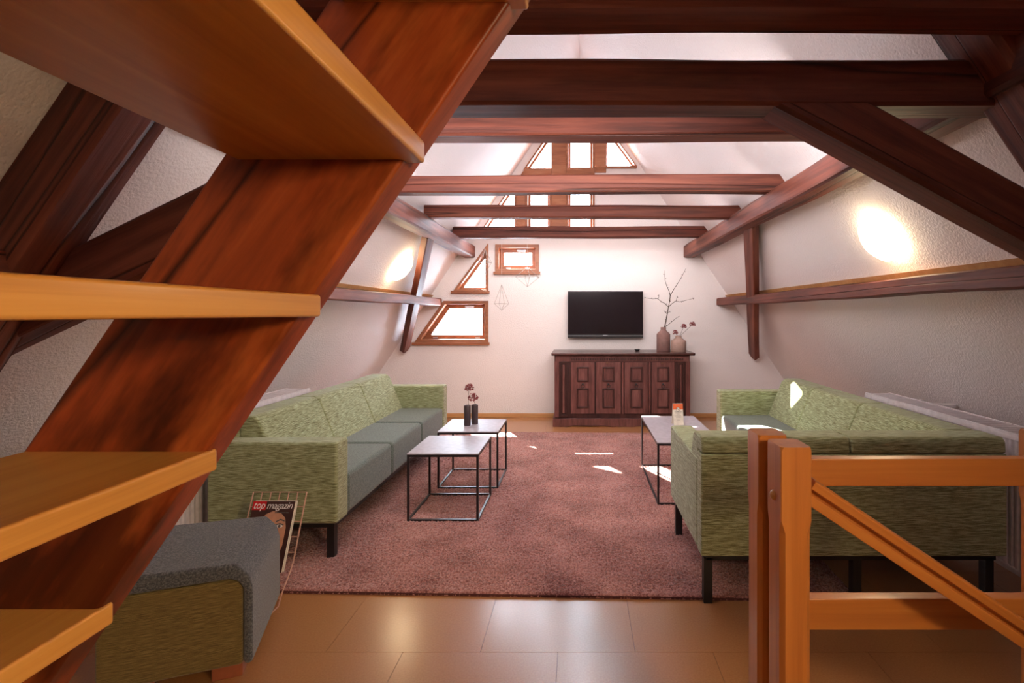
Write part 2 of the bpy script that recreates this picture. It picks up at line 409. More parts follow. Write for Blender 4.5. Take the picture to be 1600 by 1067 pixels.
for nm, sgn in (('wall_left', -1), ('wall_right', 1)):
    t = 0.15; mb = MB()
    a = (sgn*3.04, 0); b = (0, RIDGE)
    mb.prism([a, b, (0, RIDGE+t*1.8), (sgn*(3.04+t*1.25), 0)], 'y', RY-GT, GY+GT)
    struct(mb.build(nm, 'plaster'))

# floor: sub-floor plus linoleum tiles, with the stairwell opening on the right in front of the railing
HX0, HX1, HY0, HY1 = 0.57, 2.35, 0.25, 1.26
def cut(x0, x1, y0, y1):
    if x1 <= HX0 or x0 >= HX1 or y1 <= HY0 or y0 >= HY1: return [(x0, x1, y0, y1)]
    out = []
    if x0 < HX0: out.append((x0, HX0, y0, y1))
    if x1 > HX1: out.append((HX1, x1, y0, y1))
    a, b = max(x0, HX0), min(x1, HX1)
    if y0 < HY0: out.append((a, b, y0, HY0))
    if y1 > HY1: out.append((a, b, HY1, y1))
    return out
fb = MB()
for r in cut(-3.04, 3.04, RY, GY): fb.box(*r, -0.14, -0.008)
fl = struct(fb.build('floor', 'rugback'))
T = 0.627; g = 0.0008; tmesh = {}
ky = 0; y = 2.02-T*6
while y < GY:
    off = 0.227-T*6 + (T*0.5 if ky % 2 else 0)
    x = off
    while x < 3.04:
        X0, X1, Y0, Y1 = max(x, -3.04), min(x+T, 3.04), max(y, RY), min(y+T, GY)
        if X1-X0 > 0.02 and Y1-Y0 > 0.02:
            for (a, b, c, d) in cut(X0, X1, Y0, Y1):
                key = (round(b-a, 3), round(d-c, 3))
                if key not in tmesh:
                    w2, d2 = (b-a)/2-g, (d-c)/2-g
                    o = MB().box(-w2, w2, -d2, d2, -0.004, 0.0).build('tile', 'floor', fl, bevel=0)
                    tmesh[key] = o.data
                else:
                    o = bpy.data.objects.new('tile', tmesh[key]); C.objects.link(o); o.parent = fl
                o.location = ((a+b)/2, (c+d)/2, -0.004+random.uniform(0, 0.0006)+0.0038)
        x += T
    y += T; ky += 1
sb = MB(); sb.box(HX0, HX1, HY1, HY1+0.03, -2.4, -0.015); sb.box(HX0, HX1, HY0-0.03, HY0, -2.4, -0.14)
sb.box(HX0-0.03, HX0, HY0, HY1, -2.4, -0.14); sb.box(HX1, HX1+0.03, HY0, HY1, -2.4, -0.14); sb.box(HX0, HX1, HY0, HY1, -2.45, -2.4)
struct(sb.build('wall_stairwell', 'shaft'))

struct(MB().box(-2.99, 2.99, GY-0.016, GY, 0, 0.055).build('baseboard_back', 'skirting', bevel=0.004))
for nm, sgn in (('baseboard_left', -1), ('baseboard_right', 1)):
    mb = MB(); mb.prism([(sgn*3.025, 0.001), (sgn*3.003, 0.001), (sgn*(3.003-0.055*SL), 0.056), (sgn*(3.025-0.055*SL), 0.056)], 'y', RY, GY-0.016)
    struct(mb.build(nm, 'skirting'))

# windows
for i, (kind, poly, cs, ss, sill) in enumerate(WIN):
    inn = inset(poly, cs); inn2 = inset(inn, ss)
    fr = struct(MB().ring(poly, inn, GY-(0.022 if sill else 0.012), GY+0.15).build('window_%d' % (i+1), 'window', bevel=0.003))
    MB().ring(inn, inn2, GY+0.09, GY+0.14).build('sash', 'window', fr, bevel=0.004)
    MB().prism(inset(inn, ss*0.7), 'y', GY+0.112, GY+0.118).build('pane', 'glass', fr)
    xs = [p[0] for p in poly]; zb = poly[0][1]
    if sill:
        MB().box(min(xs)-0.02, max(xs)+0.02, GY-0.05, GY-0.0225, zb-0.03, zb+0.008).build('sill', 'window', fr, bevel=0.004)
    if kind in ('trapezoid', 'rect'):
        hx = (inn2[-1][0]+inn2[-2][0])/2+0.05; hz = inn2[-1][1]+ss*0.5
        MB().box(hx-0.06, hx+0.06, GY+0.07, GY+0.09, hz-0.012, hz+0.012).build('handle', 'silver', fr, bevel=0.004)
        for hx2 in (inn2[0][0]+0.06, inn2[1][0]-0.06):
            MB().box(hx2-0.03, hx2+0.03, GY+0.08, GY+0.09, inn2[0][1]-ss*0.8, inn2[0][1]-ss*0.5).build('hinge', 'silver', fr)
# upright timbers and sills between the upper panes
tn = 0
def trim(x0, x1, z0, z1, d=0.03):
    global tn; tn += 1
    o = MB().box(x0, x1, GY-d, GY+0.10, z0, z1).build('trim_%d' % tn, 'window', bevel=0.004); struct(o)
trim(-.83, -.71, H(1.05), H(1.80)); trim(-.365, -.175, H(1.0), H(2.62)); trim(.205, .355, H(1.86), H(2.55))
trim(-.71, -.365, H(1.78), H(1.90), 0.02); trim(-.175, .205, H(1.78), H(1.90))
o = MB().prism([(-.77, H(1.83)), (-.367, H(1.83)), (-.367, H(1.898)), (-.72, H(1.898))], 'y', GY-0.034, GY-0.001).build('trim_6', 'window', bevel=0.004); struct(o)
o = MB().box(.205, .76, GY-0.05, GY+0.05, H(1.915), H(1.945)).build('trim_7', 'window', bevel=0.012, seg=3); struct(o)
o = MB().box(-1.33, .215, GY-0.03, GY+0.05, H(1.015), H(1.05)).build('trim_8', 'window', bevel=0.004); struct(o)

# trim boards on the slope just above the side rails
for nm, sgn in (('trim_9', -1), ('trim_10', 1)):
    za, zb = H(.215), H(.245)
    mb = MB(); mb.prism([(sgn*(roof_x(za)+.004), za), (sgn*(roof_x(za)-.03), za), (sgn*(roof_x(zb)-.03), zb), (sgn*(roof_x(zb)+.004), zb)], 'y', RY, GY)
    struct(mb.build(nm, 'skirting'))

# ------------------------------------------------------------------ timbers
zp0, zp1 = H(.74), H(.897)
for sgn, side, seed in ((-1, 'left', 3), (1, 'right', 4)):
    beam('purlin', (sgn*1.455, RY, (zp0+zp1)/2), (sgn*1.455, GY+0.05, (zp0+zp1)/2), 0.15, zp1-zp0,
         'old %s purlin beam running along the %s roof slope to the gable wall' % ({'left': 'cracked grey-brown', 'right': 'red-brown'}[side], side), seed=seed, rough=0.009)
    beam('side_rail_beam', (sgn*1.885, RY, H(.153)), (sgn*1.885, GY+0.04, H(.153)), 0.14, 0.095,
         'low rough timber rail along the %s sloping wall, crossed by the brace' % side, seed=seed+10, rough=0.009)
    # raking brace lying on the slope, from under the purlin back and down to the gable corner
    top = Vector((1.50, 4.36, H(.80))) if sgn > 0 else Vector((-1.48, 4.92, H(.79)))
    bot = Vector((2.285, 6.53, H(-.56))) if sgn > 0 else Vector((-2.285, 6.53, H(-.48)))
    nrm = Vector((-sgn*1.0, 0, -SL)).normalized()
    beam('wall_brace', top, bot, 0.135, 0.07, 'short upright brace crossing the %s side rail below the purlin' % side, up=nrm, seed=seed+20, rough=0.005, tip=0.7)
    # principal rafter against the slope, near the stairs
    def rp(Z, d=0.085): return Vector((sgn*(roof_x(Z)), 1.68, Z))+nrm*d
    beam('principal_rafter', rp(0.05), rp(3.9), 0.2, 0.19, 'thick dark rafter against the %s roof slope %s' % (side, 'behind the open stairs' if sgn < 0 else 'in the upper right corner'), up=nrm, seed=seed+30, rough=0.006)
# collar beams
def collar(y0, y1, zb, zt, x0, x1, label, seed, mat='beam', rough=0.008):
    beam('ceiling_beam', (x0, (y0+y1)/2, (zb+zt)/2), (x1, (y0+y1)/2, (zb+zt)/2), y1-y0, zt-zb, label, seed=seed, rough=rough)
collar(5.76, 5.87, H(.88), H(1.01), -1.46, 1.50, 'thin ceiling beam closest to the gable wall, with wire ornaments hanging under it', 41)
collar(4.56, 4.67, H(.88), H(.995), -1.42, 1.48, 'second ceiling beam from the gable wall, in front of the upper windows', 42)
collar(3.60, 3.71, H(.88), H(1.005), -1.52, 1.52, 'third ceiling beam from the gable wall, hiding the middle of the upper windows', 43)
collar(2.45, 2.58, H(.88), H(1.04), -1.52, 1.52, 'reddish ceiling beam just behind the heavy dark tie beam', 44)
collar(1.70, 1.83, H(.714), H(.872), -1.585, 1.585, 'heavy dark tie beam that the big knee brace runs into', 45, rough=0.006)
collar(1.42, 1.585, H(.88), H(1.07), -1.50, 1.50, 'dark ceiling beam along the top edge of the photo', 46, rough=0.006)
# knee braces of the truss
beam('knee_brace', (0.70, 1.775, H(.79)), (1.99, 1.775, H(.10)), 0.14, 0.165, 'big dark diagonal brace from the tie beam down to the right slope', seed=51, rough=0.006)
beam('knee_brace', (-0.85, 1.80, H(.56)), (-2.20, 1.80, H(-.09)), 0.14, 0.20, 'dark diagonal brace behind the open stairs on the left', seed=52, rough=0.008)

# ------------------------------------------------------------------ lit round wall lamps
def wall_lamp(sgn, y, Z, label, r=0.155):
    nrm = Vector((-sgn*1.0, 0, -SL)).normalized()
    base = Vector((sgn*roof_x(Z), y, Z))
    root = thing('wall_lamp', label, 'lamp', base, 0, 'round lamps on the sloping walls')
    q = nrm.to_track_quat('Z', 'Y')
    for nm, prof, mat in (('base_plate', [(r*0.9, 0.0), (r*0.9, 0.014), (r*0.8, 0.016)], 'white_thread'),
                          ('glass_shade', [(r*0.86, 0.012), (r, 0.016), (r*0.99, 0.03), (r*0.90, 0.055), (r*0.70, 0.076), (r*0.4, 0.089), (0.003, 0.093)], 'lamp')):
        o = MB().lathe(prof, n=40).build(nm, mat, root, smooth=True)
        o.rotation_euler = q.to_euler()
wall_lamp(1, 2.97, H(.46), 'large lit round lamp on the right slope above the side rail')
wall_lamp(-1, 5.0, H(.48), 'lit round lamp on the left slope beside the brace')

# ------------------------------------------------------------------ open staircase (left foreground)
st = thing('open_staircase', 'steep open staircase with red-brown stringer and honey pine treads in the left foreground', 'staircase', (-1.2, 0.3, 0))
so = tuple(st.location)
RUN, RISE = 0.1452, 0.2145
def sxb(Z): return -0.236+(Z-1.586)*RUN/RISE
SY0, SY1 = 0.68, 0.737
# stringers as boards along their own length, so that the grain follows the slope
ang = math.atan2(RISE, RUN)
for nm, y0, y1 in (('stringer', SY0, SY1), ('stringer', -0.13, -0.075)):
    zt = 2.62; Lh = zt/math.sin(ang); ww = 0.25*math.sin(ang)
    # local: x along slope from the foot, z across; underside edge at z=0, upper edge at z=ww
    x_top_cut = ww/math.tan(ang)
    mb = MB(); n = 30
    def pt(t, q, yy): return (t, yy, q)
    a0 = 0; 
    poly = [(0, 0), (Lh, 0), (Lh+x_top_cut, ww), (x_top_cut, ww)]
    # foot cut horizontal: at z'=0 start 0; at upper edge start is +ww/tan(ang)... keeps the board level on the floor
    poly = [(0, 0), (Lh, 0), (Lh-ww/math.tan(ang)*0+0.0, ww), (-ww/math.tan(ang)*(-1), ww)]
    mb.prism(poly, 'y', y0, y1)
    o = mb.build(nm, 'stringer', st, bevel=0.006)
    o.location = (sxb(0)-so[0], -so[1], -so[2]); o.rotation_euler = (0, -ang, 0)
for k in range(-3, 8):
    Zb = 1.58-RISE*k
    if Zb < 0.03: continue
    xb = -0.216-RUN*k
    mb = MB(); mb.box(xb-0.252, xb, -0.12, 0.70, Zb, Zb+0.031)
    mb.build('tread', 'pine_y', st, so, bevel=0.004)

# ------------------------------------------------------------------ railing with newel posts (right foreground)
rl = thing('stair_railing', 'honey pine stair railing with twin square newel posts in the right foreground', 'railing', (0.52, 1.3, 0))
ro = tuple(rl.location)
for (a, b, c, d) in ((.485, .559, 1.20, 1.287), (.474, .550, 1.32, 1.405), (1.235, 1.31, 1.32, 1.405)):
    mb = MB()
    e = 0.010
    if c < 1.3: zlo = -0.9
    else: zlo = 0.0
    # post with stopped chamfers between the plain head and foot
    def sect(e): return [(a+e, c), (b-e, c), (b, c+e), (b, d-e), (b-e, d), (a+e, d), (a, d-e), (a, c+e)]
    levels = [(0.0, 0.002), (0.10, 0.002), (0.13, 0.011), (0.84, 0.011), (0.87, 0.002), (1.040, 0.002), (1.048, 0.008)]
    vs = []; fs = []
    for z, e in levels: vs += [(x_, y_, z) for x_, y_ in sect(e)]
    for i in range(len(levels)-1):
        for j in range(8): fs.append((i*8+j, i*8+(j+1) % 8, (i+1)*8+(j+1) % 8, (i+1)*8+j))
    fs += [tuple(range(8))[::-1], tuple(range(len(vs)-8, len(vs)))]
    mb.add(vs, fs); mb.build('newel_post', 'pine_z', rl, ro)
MB().box(.548, 1.238, 1.34, 1.375, .906, .980).build('top_rail', 'pine_x', rl, ro, bevel=0.003)
MB().box(.548, 1.238, 1.34, 1.375, .520, .604).build('lower_rail', 'pine_x', rl, ro, bevel=0.003)
# sloping handrail: grooved bar
hr = MB(); L = 1.75; hh = 0.060
prof = [(-.026, 0), (.026, 0), (.026, .024), (.012, .028), (.012, .033), (.026, .037), (.026, .056), (.018, .061), (-.018, .061), (-.026, .056), (-.026, .037), (-.012, .033), (-.012, .028), (-.026, .024)]
hr.prism(prof, 'x', 0, L)
o = hr.build('handrail', 'pine_x', rl, bevel=0.002); o.location = (.545-ro[0], 1.243-ro[1], .912-ro[2]); o.rotation_euler = (0, math.atan(.668), 0)
b_ = MB().lathe([(.009, -.004), (.013, 0), (.012, .004), (.007, .008), (.002, .0095)], n=14).build('bolt', 'pine_y', rl, smooth=True)
b_.location = (.485-ro[0], 1.245-ro[1], .918-ro[2]); b_.rotation_euler = (0, -PI/2, 0)

# ------------------------------------------------------------------ rug
RW, RD = 3.15, 3.28
rug = thing('rug', 'large mauve-brown deep-pile rug on the floor between the sofas', 'rug', (-0.20, 4.05, 0), math.radians(-1.67))
MB().box(-RW/2, RW/2, -RD/2, RD/2, 0.0005, 0.012).build('backing', 'rugback', rug)
def pile():
    nx, ny = 480, 500
    xs = np.linspace(-RW/2, RW/2, nx); ys = np.linspace(-RD/2, RD/2, ny)
    X, Y = np.meshgrid(xs, ys)
    Z = 0.0135+rng.random(X.shape)**1.3*0.0115
    X = X+(rng.random(X.shape)-.5)*0.006; Y = Y+(rng.random(X.shape)-.5)*0.006
    edge = np.zeros(X.shape, bool); edge[0] = edge[-1] = True; edge[:, 0] = edge[:, -1] = True
    Z[edge] = 0.003
    co = np.stack([X, Y, Z], -1).reshape(-1, 3).astype(np.float32)
    idx = np.arange(nx*ny).reshape(ny, nx)
    q = np.stack([idx[:-1, :-1], idx[:-1, 1:], idx[1:, 1:], idx[1:, :-1]], -1).reshape(-1, 4)
    me = bpy.data.meshes.new('pile'); me.vertices.add(len(co)); me.vertices.foreach_set('co', co.ravel())
    me.loops.add(q.size); me.loops.foreach_set('vertex_index', q.ravel().astype(np.int32))
    me.polygons.add(len(q)); me.polygons.foreach_set('loop_start', np.arange(0, q.size, 4, dtype=np.int32)); me.polygons.foreach_set('loop_total', np.full(len(q), 4, np.int32))
    me.update(); me.validate(); me.materials.append(M['rug'])
    o = bpy.data.objects.new('pile', me); C.objects.link(o); o.parent = rug; o['kind'] = 'stuff'
pile()
RT = 0.016   # where feet stand in the pile

# ------------------------------------------------------------------ left sofa
SEAT, ARM, BACK, BOT = .466, .675, .79, .235
def cushion_profile(o, f, sgn):
    """cross-section of a back cushion: o = outer face coordinate, f = sign towards the seat; returns (u,Z) list"""
    return [(o, .715), (o+f*.004, BACK-.02), (o+f*.02, BACK), (o+f*.16, BACK), (o+f*.19, BACK-.025), (o+f*.315, SEAT-.01), (o+f*.085, SEAT-.01), (o+f*.085, .715)]
def leg(parent, org, x, y, z1=BOT-.02, z0=None):
    z0 = RT if z0 is None else z0
    return MB().box(x-.02, x+.02, y-.02, y+.02, z0, z1).build('leg', 'black', parent, org)
def in_rug(x, y): return -1.76 < x < 1.36 and 2.43 < y < 5.66
s1 = thing('sofa', 'long green three-seat sofa with grey-green seat cushions along the left wall', 'sofa', (-1.65, 3.8, 0)); o1 = tuple(s1.location)
XB, XF = -2.01, -1.305; Y0, Y1 = 2.69, 4.94; AT = .135
for a, b in ((Y0, Y0+AT), (Y1-AT, Y1)):
    MB().box(XB, XF, a, b, BOT, ARM).build('armrest', 'green', s1, o1, bevel=.016, seg=3)
MB().box(XB, XB+.085, Y0+AT, Y1-AT, BOT, .713).build('back_panel', 'green', s1, o1, bevel=.01)
cs = [Y0+AT, 3.50, 4.16, Y1-AT]
for a, b in zip(cs, cs[1:]):
    MB().box(XB+.087, XF-.004, a+.003, b-.003, BOT, SEAT).build('seat_cushion', 'seat', s1, o1, bevel=.028, seg=4)
bs = [Y0, 3.50, 4.16, Y1]
bs = [Y0+.002, 3.50, 4.16, Y1-AT-.002]
for i, (a, b) in enumerate(zip(bs, bs[1:])):
    pr = cushion_profile(XB, 1, 1)
    if i == 0:
        # wraps over the near arm top only behind it: stay between the arms below arm height
        a = Y0+AT+.002
    MB().prism(pr, 'y', a+.002, b-.002).build('back_cushion', 'green', s1, o1, bevel=.022, seg=4)
fr = MB(); fr.box(XB+.03, XF-.03, Y0+.03, Y1-.03, BOT-.03, BOT-.001); fr.build('base_frame', 'black', s1, o1)
for x in (XB+.06, XF-.075):
    for y in (Y0+.10, Y1-.10): leg(s1, o1, x, y, z0=RT if in_rug(x, y) else 0.0)

# ------------------------------------------------------------------ corner sofa (right)
s2 = thing('corner_sofa', 'green L-shaped corner sofa whose back turns to the viewer behind the railing', 'sofa', (1.45, 3.3, 0)); o2 = tuple(s2.location)
EX, BX, NY, FY = .57, 2.0, 2.33, 4.61
# long wing along the right wall
MB().box(1.265, BX, FY-AT, FY, BOT, ARM).build('armrest', 'green', s2, o2, bevel=.016, seg=3)
MB().box(BX-.085, BX, NY+.085, FY-AT, BOT, .713).build('back_panel', 'green', s2, o2, bevel=.008)
MB().box(EX, BX, NY, NY+.085, BOT, .713).build('back_panel', 'green', s2, o2, bevel=.008)
MB().box(EX, EX+AT, NY+.087, 3.12, BOT, ARM).build('armrest', 'green', s2, o2, bevel=.016, seg=3)
for a, b in ((3.12, 3.84), (3.84, FY-AT)):
    MB().box(1.27, BX-.087, a+.003, b-.003, BOT, SEAT).build('seat_cushion', 'seat', s2, o2, bevel=.028, seg=4)
for a, b in ((EX+AT, 1.27), (1.27, BX-.087)):
    MB().box(a+.003, b-.003, NY+.087, 3.117, BOT, SEAT).build('seat_cushion', 'seat', s2, o2, bevel=.028, seg=4)
for a, b in ((2.50, 3.24), (3.24, 3.90), (3.90, FY-AT-.002)):
    MB().prism(cushion_profile(BX, -1, 1), 'y', a+.002, b-.002).build('back_cushion', 'green', s2, o2, bevel=.022, seg=4)
# the back cushions of the short wing, seen from behind
for a, b in ((EX+.001, 1.27), (1.27, BX)):
    pr = cushion_profile(NY, 1, 1)
    MB().prism(pr, 'x', a+.002, b-.002).build('back_cushion', 'green', s2, o2, bevel=.022, seg=4)
fr = MB(); fr.box(EX+.03, BX-.03, NY+.03, 3.09, BOT-.03, BOT-.001); fr.box(1.30, BX-.03, 3.09, FY-.03, BOT-.03, BOT-.001); fr.build('base_frame', 'black', s2, o2)
for x, y in ((EX+.04, NY+.05), (EX+.04, 3.07), (BX-.06, NY+.05), (1.32, FY-.06), (BX-.06, FY-.06), (1.32, NY+.06)):
    leg(s2, o2, x, y, z0=RT if in_rug(x, y) else 0.0)

# ------------------------------------------------------------------ pouf (left foreground)
pf = thing('pouf', 'square charcoal grey and olive pouf beside the foot of the stairs', 'pouf', (-1.226, 1.875, 0), math.radians(180+20.2)); 
# local frame: +x runs away to the left, -y runs away to the back
W_, D_, PT = .47, .475, .45
MG = .03
MB().prism([(MG+.003, .06), (W_-.002, .06), (W_-.002, PT-.068), (MG+.045, PT-.068), (MG+.018, PT-.080), (MG+.003, PT-.105)], 'y', -D_+.002, 0).build('body', 'pouf_olive', pf, bevel=.010, seg=3)
inner = [(MG, .06), (MG, PT-.108), (MG+.015, PT-.077), (MG+.045, PT-.064), (W_, PT-.064)]
outer = [(0, .06), (0, PT-.11), (.012, PT-.06), (.055, PT-.010), (W_, PT)]
def bridge(y0, y1):
    n = len(inner); m2 = 2*n; fs = []
    vs = [(u, y, v) for y in (y0, y1) for u, v in inner+outer]
    for i in range(n-1):
        fs += [(i, i+1, n+i+1, n+i), (m2+i, m2+n+i, m2+n+i+1, m2+i+1), (i, m2+i, m2+i+1, i+1), (n+i, n+i+1, m2+n+i+1, m2+n+i)]
    for i in (0, n-1): fs.append((i, n+i, m2+n+i, m2+i))
    return MB().add(vs, fs)
bridge(-D_-.004, .006).build('cover', 'pouf_grey', pf, bevel=.014, seg=3)
for x in (.09, W_-.09):
    for y in (-.06, -D_+.06):
        MB().box(x-.05, x+.05, y-.03, y+.03, 0.0, .06).build('foot', 'footwood', pf, bevel=.004)

# ------------------------------------------------------------------ steel-framed coffee tables
def coffee_table(x0, x1, y0, y1, h, label):
    zb = RT
    t = thing('coffee_table', label, 'table', ((x0+x1)/2, (y0+y1)/2, zb), 0, 'steel framed coffee tables'); og = tuple(t.location)
    q = .014
    MB().box(x0, x1, y0, y1, zb+h-.008, zb+h).build('tabletop', 'tabletop', t, og, bevel=.001)
    for x in (x0, x1-q):
        for y in (y0, y1-q): MB().box(x, x+q, y, y+q, zb, zb+h-.0082).build('leg', 'tablesteel', t, og)
    for zz, nm in ((zb, 'base_bar'), (zb+h-.0225, 'apron_bar')):
        for y in (y0, y1-q): MB().box(x0+q, x1-q, y, y+q, zz, zz+q).build(nm, 'tablesteel', t, og)
        for x in (x0, x1-q): MB().box(x, x+q, y0+q, y1-q, zz, zz+q).build(nm, 'tablesteel', t, og)
coffee_table(-1.122, -.656, 3.25, 3.73, .443, 'square empty coffee table with thin black steel frame, nearer of the left pair')
coffee_table(-1.097, -.626, 3.86, 4.32, .443, 'square coffee table with black steel frame, carrying two dark cylinder vases')
coffee_table(.553, 1.02, 3.53, 4.445, .443, 'long pale coffee table with black steel frame in front of the corner sofa')
TT = RT+.443

def flower_head(mb, c, r, seed):
    rr = random.Random(seed); c = Vector(c)
    for k in range(70):
        u = rr.uniform(-.55, 1); t = rr.uniform(0, 2*PI); s = math.sqrt(max(0, 1-u*u))
        d = Vector((s*math.cos(t), s*math.sin(t), u)); p = c+d*r*rr.uniform(.8, 1.0)
        q = r*.17
        a = d.cross(Vector((0.3, 0.2, 1))).normalized(); b = d.cross(a)
        mb.add([p+a*q, p+b*q, p-a*q, p-b*q, p+d*q, p-d*q], [(0,1,4),(1,2,4),(2,3,4),(3,0,4),(1,0,5),(2,1,5),(3,2,5),(0,3,5)])
        if k % 3 == 0: mb.tube([c, p], r*.03, 3)
    return mb
# two dark cylinder vases on the middle table
for (x, y, h, hd, sd_, lab) in ((-.912, 4.07, .165, [((-.897, 4.07, TT+.305), .036)], 1, 'dark cylinder vase with the taller dried flower, left one on the coffee table'),
                          (-.862, 4.12, .160, [((-.876, 4.12, TT+.215), .04)], 2, 'dark cylinder vase with the lower dried flower, right one on the coffee table')):
    v = thing('cylinder_vase', lab, 'vase', (x, y, TT), 0, 'dark cylinder vases on the coffee table'); og = tuple(v.location)
    MB().lathe([(.024, 0), (.0275, .004), (.0275, h-.003), (.0255, h), (.022, h-.002), (.022, .01)], (x, y, TT), n=24, cap=False).add([], []).build('body', 'vase_black', v, og, smooth=True)
    for c, r in hd:
        MB().tube([(x+.004, y, TT+.02), (x+.008, y, TT+h), ((x+c[0])/2, y, (TT+h+c[2])/2), c], .002, 5).build('stem', 'twig', v, og)
        flower_head(MB(), c, r, sd_).build('flower_head', 'flower', v, og)

# ------------------------------------------------------------------ sideboard
sbd = thing('sideboard', 'dark carved oak sideboard with four panelled doors under the television', 'sideboard', (.52, 6.29, 0)); og = tuple(sbd.location)
FX0, FX1, FY_, BY_ = -.30, 1.347, 6.055, 6.56
MB().box(FX0, FX1, FY_+.02, BY_, .09, .86).build('carcass', 'oak_shaded', sbd, og, bevel=.004)
# top with moulded edge
tp = MB(); prof = [(6.005, .875), (6.0, .885), (6.004, .897), (6.57, .897), (6.57, .862), (6.03, .862), (6.015, .866)]
tp.prism(prof, 'x', FX0-.035, FX1+.05); tp.build('top', 'oak_top', sbd, og, bevel=.003)
# plinth with scalloped lower edge
pl = [(FX0-.02, 0.0), (FX0+.16, 0.0), (FX0+.20, .012), (FX0+.26, .018), (FX0+.34, .014), (FX0+.52, .014), (FX0+.58, .018), (FX0+.62, .010), (FX0+.68, 0.0),
      (FX1-.68, 0.0), (FX1-.62, .010), (FX1-.58, .018), (FX1-.34, .014), (FX1-.26, .018), (FX1-.20, .012), (FX1-.16, 0.0), (FX1+.02, 0.0), (FX1+.02, .085), (FX1+.012, .098), (FX0-.012, .098), (FX0-.02, .085)]
MB().prism(pl, 'y', FY_-.015, FY_+.03).build('plinth', 'oak', sbd, og, bevel=.003)
for xa in (FX0-.02, FX1-.02): MB().box(xa, xa+.04, FY_+.031, BY_, 0.0, .098).build('plinth_side', 'oak', sbd, og)
# frieze with dentils
MB().box(FX0+.01, FX1-.01, FY_+.003, FY_+.02, .79, .858).build('frieze', 'oak', sbd, og)
k = 0
x = FX0+.20
while x < FX1-.10:
    mb = MB(); mb.prism([(x, .805), (x+.018, .800), (x+.022, .826), (x+.003, .832)], 'y', FY_-.010, FY_+.004)
    mb.build('dentil', 'oak_shaded', sbd, og); x += .0285
# side pilasters
for xa, xb in ((FX0, FX0+.055), (FX1-.055, FX1)): MB().box(xa, xb, FY_, FY_+.02, .112, .79).build('pilaster', 'oak', sbd, og, bevel=.003)
for xa, xb in ((FX0+.068, FX0+.155), (FX1-.155, FX1-.068)):
    MB().ring([(xa, .115), (xb, .115), (xb, .785), (xa, .785)], [(xa+.015, .145), (xb-.015, .145), (xb-.015, .765), (xa+.015, .765)], FY_-.002, FY_+.02).build('side_panel_moulding', 'oak_shaded', sbd, og, bevel=.003)
    MB().box(xa+.03, xb-.03, FY_+.008, FY_+.02, .16, .75).build('side_panel', 'oak', sbd, og, bevel=.006)
for i, (pa, pb) in enumerate(((892, 929), (931.5, 970), (976, 1012.5), (1018, 1054))):
    xa, xb = (pa-905)/128.8, (pb-905)/128.8
    d = MB().box(xa, xb, FY_+.002, FY_+.02, .155, .782).build('door', 'oak', sbd, og, bevel=.003)
    cx = (xa+xb)/2; hw = .074
    for za, zb in ((.545, .725), (.225, .465)):
        r0 = [(cx-hw, za), (cx+hw, za), (cx+hw, zb), (cx-hw, zb)]
        mr = MB().ring(r0, inset(r0, .018), FY_-.014, FY_+.0018).build('panel_moulding', 'oak_shaded', d, og, bevel=.005); 
        mp_ = MB().box(cx-hw+.0185, cx+hw-.0185, FY_-.004, FY_+.0018, za+.0185, zb-.0185).build('raised_panel', 'oak', d, og, bevel=.004)
        for q in (mr, mp_): q.parent = d
    rg = MB(); rg.lathe([(.0, -.004), (.014, -.002), (.012, .006), (.0, .008)], n=12, cap=False)
    pts = [(cx+.02*math.sin(t), FY_-.014, .492+.02*math.cos(t)) for t in [2*PI*j/16 for j in range(17)]]
    rr_ = MB().tube(pts, .0035, 6); rr_.box(cx-.012, cx+.012, FY_-.013, FY_+.0018, .503, .524); rr_.build('ring_handle', 'black', d, og)
    if i in (1, 3):
        kz = .775
        kk = MB().tube([(cx-.02, FY_+.001, kz), (cx-.02, FY_-.03, kz)], .004, 8).box(cx-.03, cx-.01, FY_-.045, FY_-.028, kz-.012, kz+.012); kk.build('key', 'brass', d, og, bevel=.002)
for pa in (973, 1015):
    xx = (pa-905)/128.8
    MB().box(xx-.012, xx+.012, FY_-.006, FY_+.02, .155, .782).build('door_stile', 'oak', sbd, og, bevel=.004)

# ------------------------------------------------------------------ television
tv = thing('television', 'flat black television mounted on the gable wall above the sideboard', 'television', (.342, 6.50, H(-.01))); og = tuple(tv.location)
MB().box(-.15, .833, 6.50, 6.545, H(-.275), H(.292)).build('casing', 'tvframe', tv, og, bevel=.004)
MB().box(-.142, .825, 6.4975, 6.4995, H(-.262), H(.284)).build('screen', 'tv', tv, og)
MB().box(-.15, .833, 6.496, 6.535, H(-.315), H(-.2755)).build('speaker_bar', 'tvframe', tv, og, bevel=.004)
MB().box(.31, .37, 6.4945, 6.4958, H(-.282), H(-.277)).build('emblem', 'silver', tv, og)
MB().box(-.15, .833, 6.4945, 6.4958, H(-.290), H(-.286)).build('trim_strip', 'silver', tv, og)
MB().box(.2, .48, 6.5455, 6.60, H(-.15), H(.15)).build('wall_mount', 'black', tv, og)

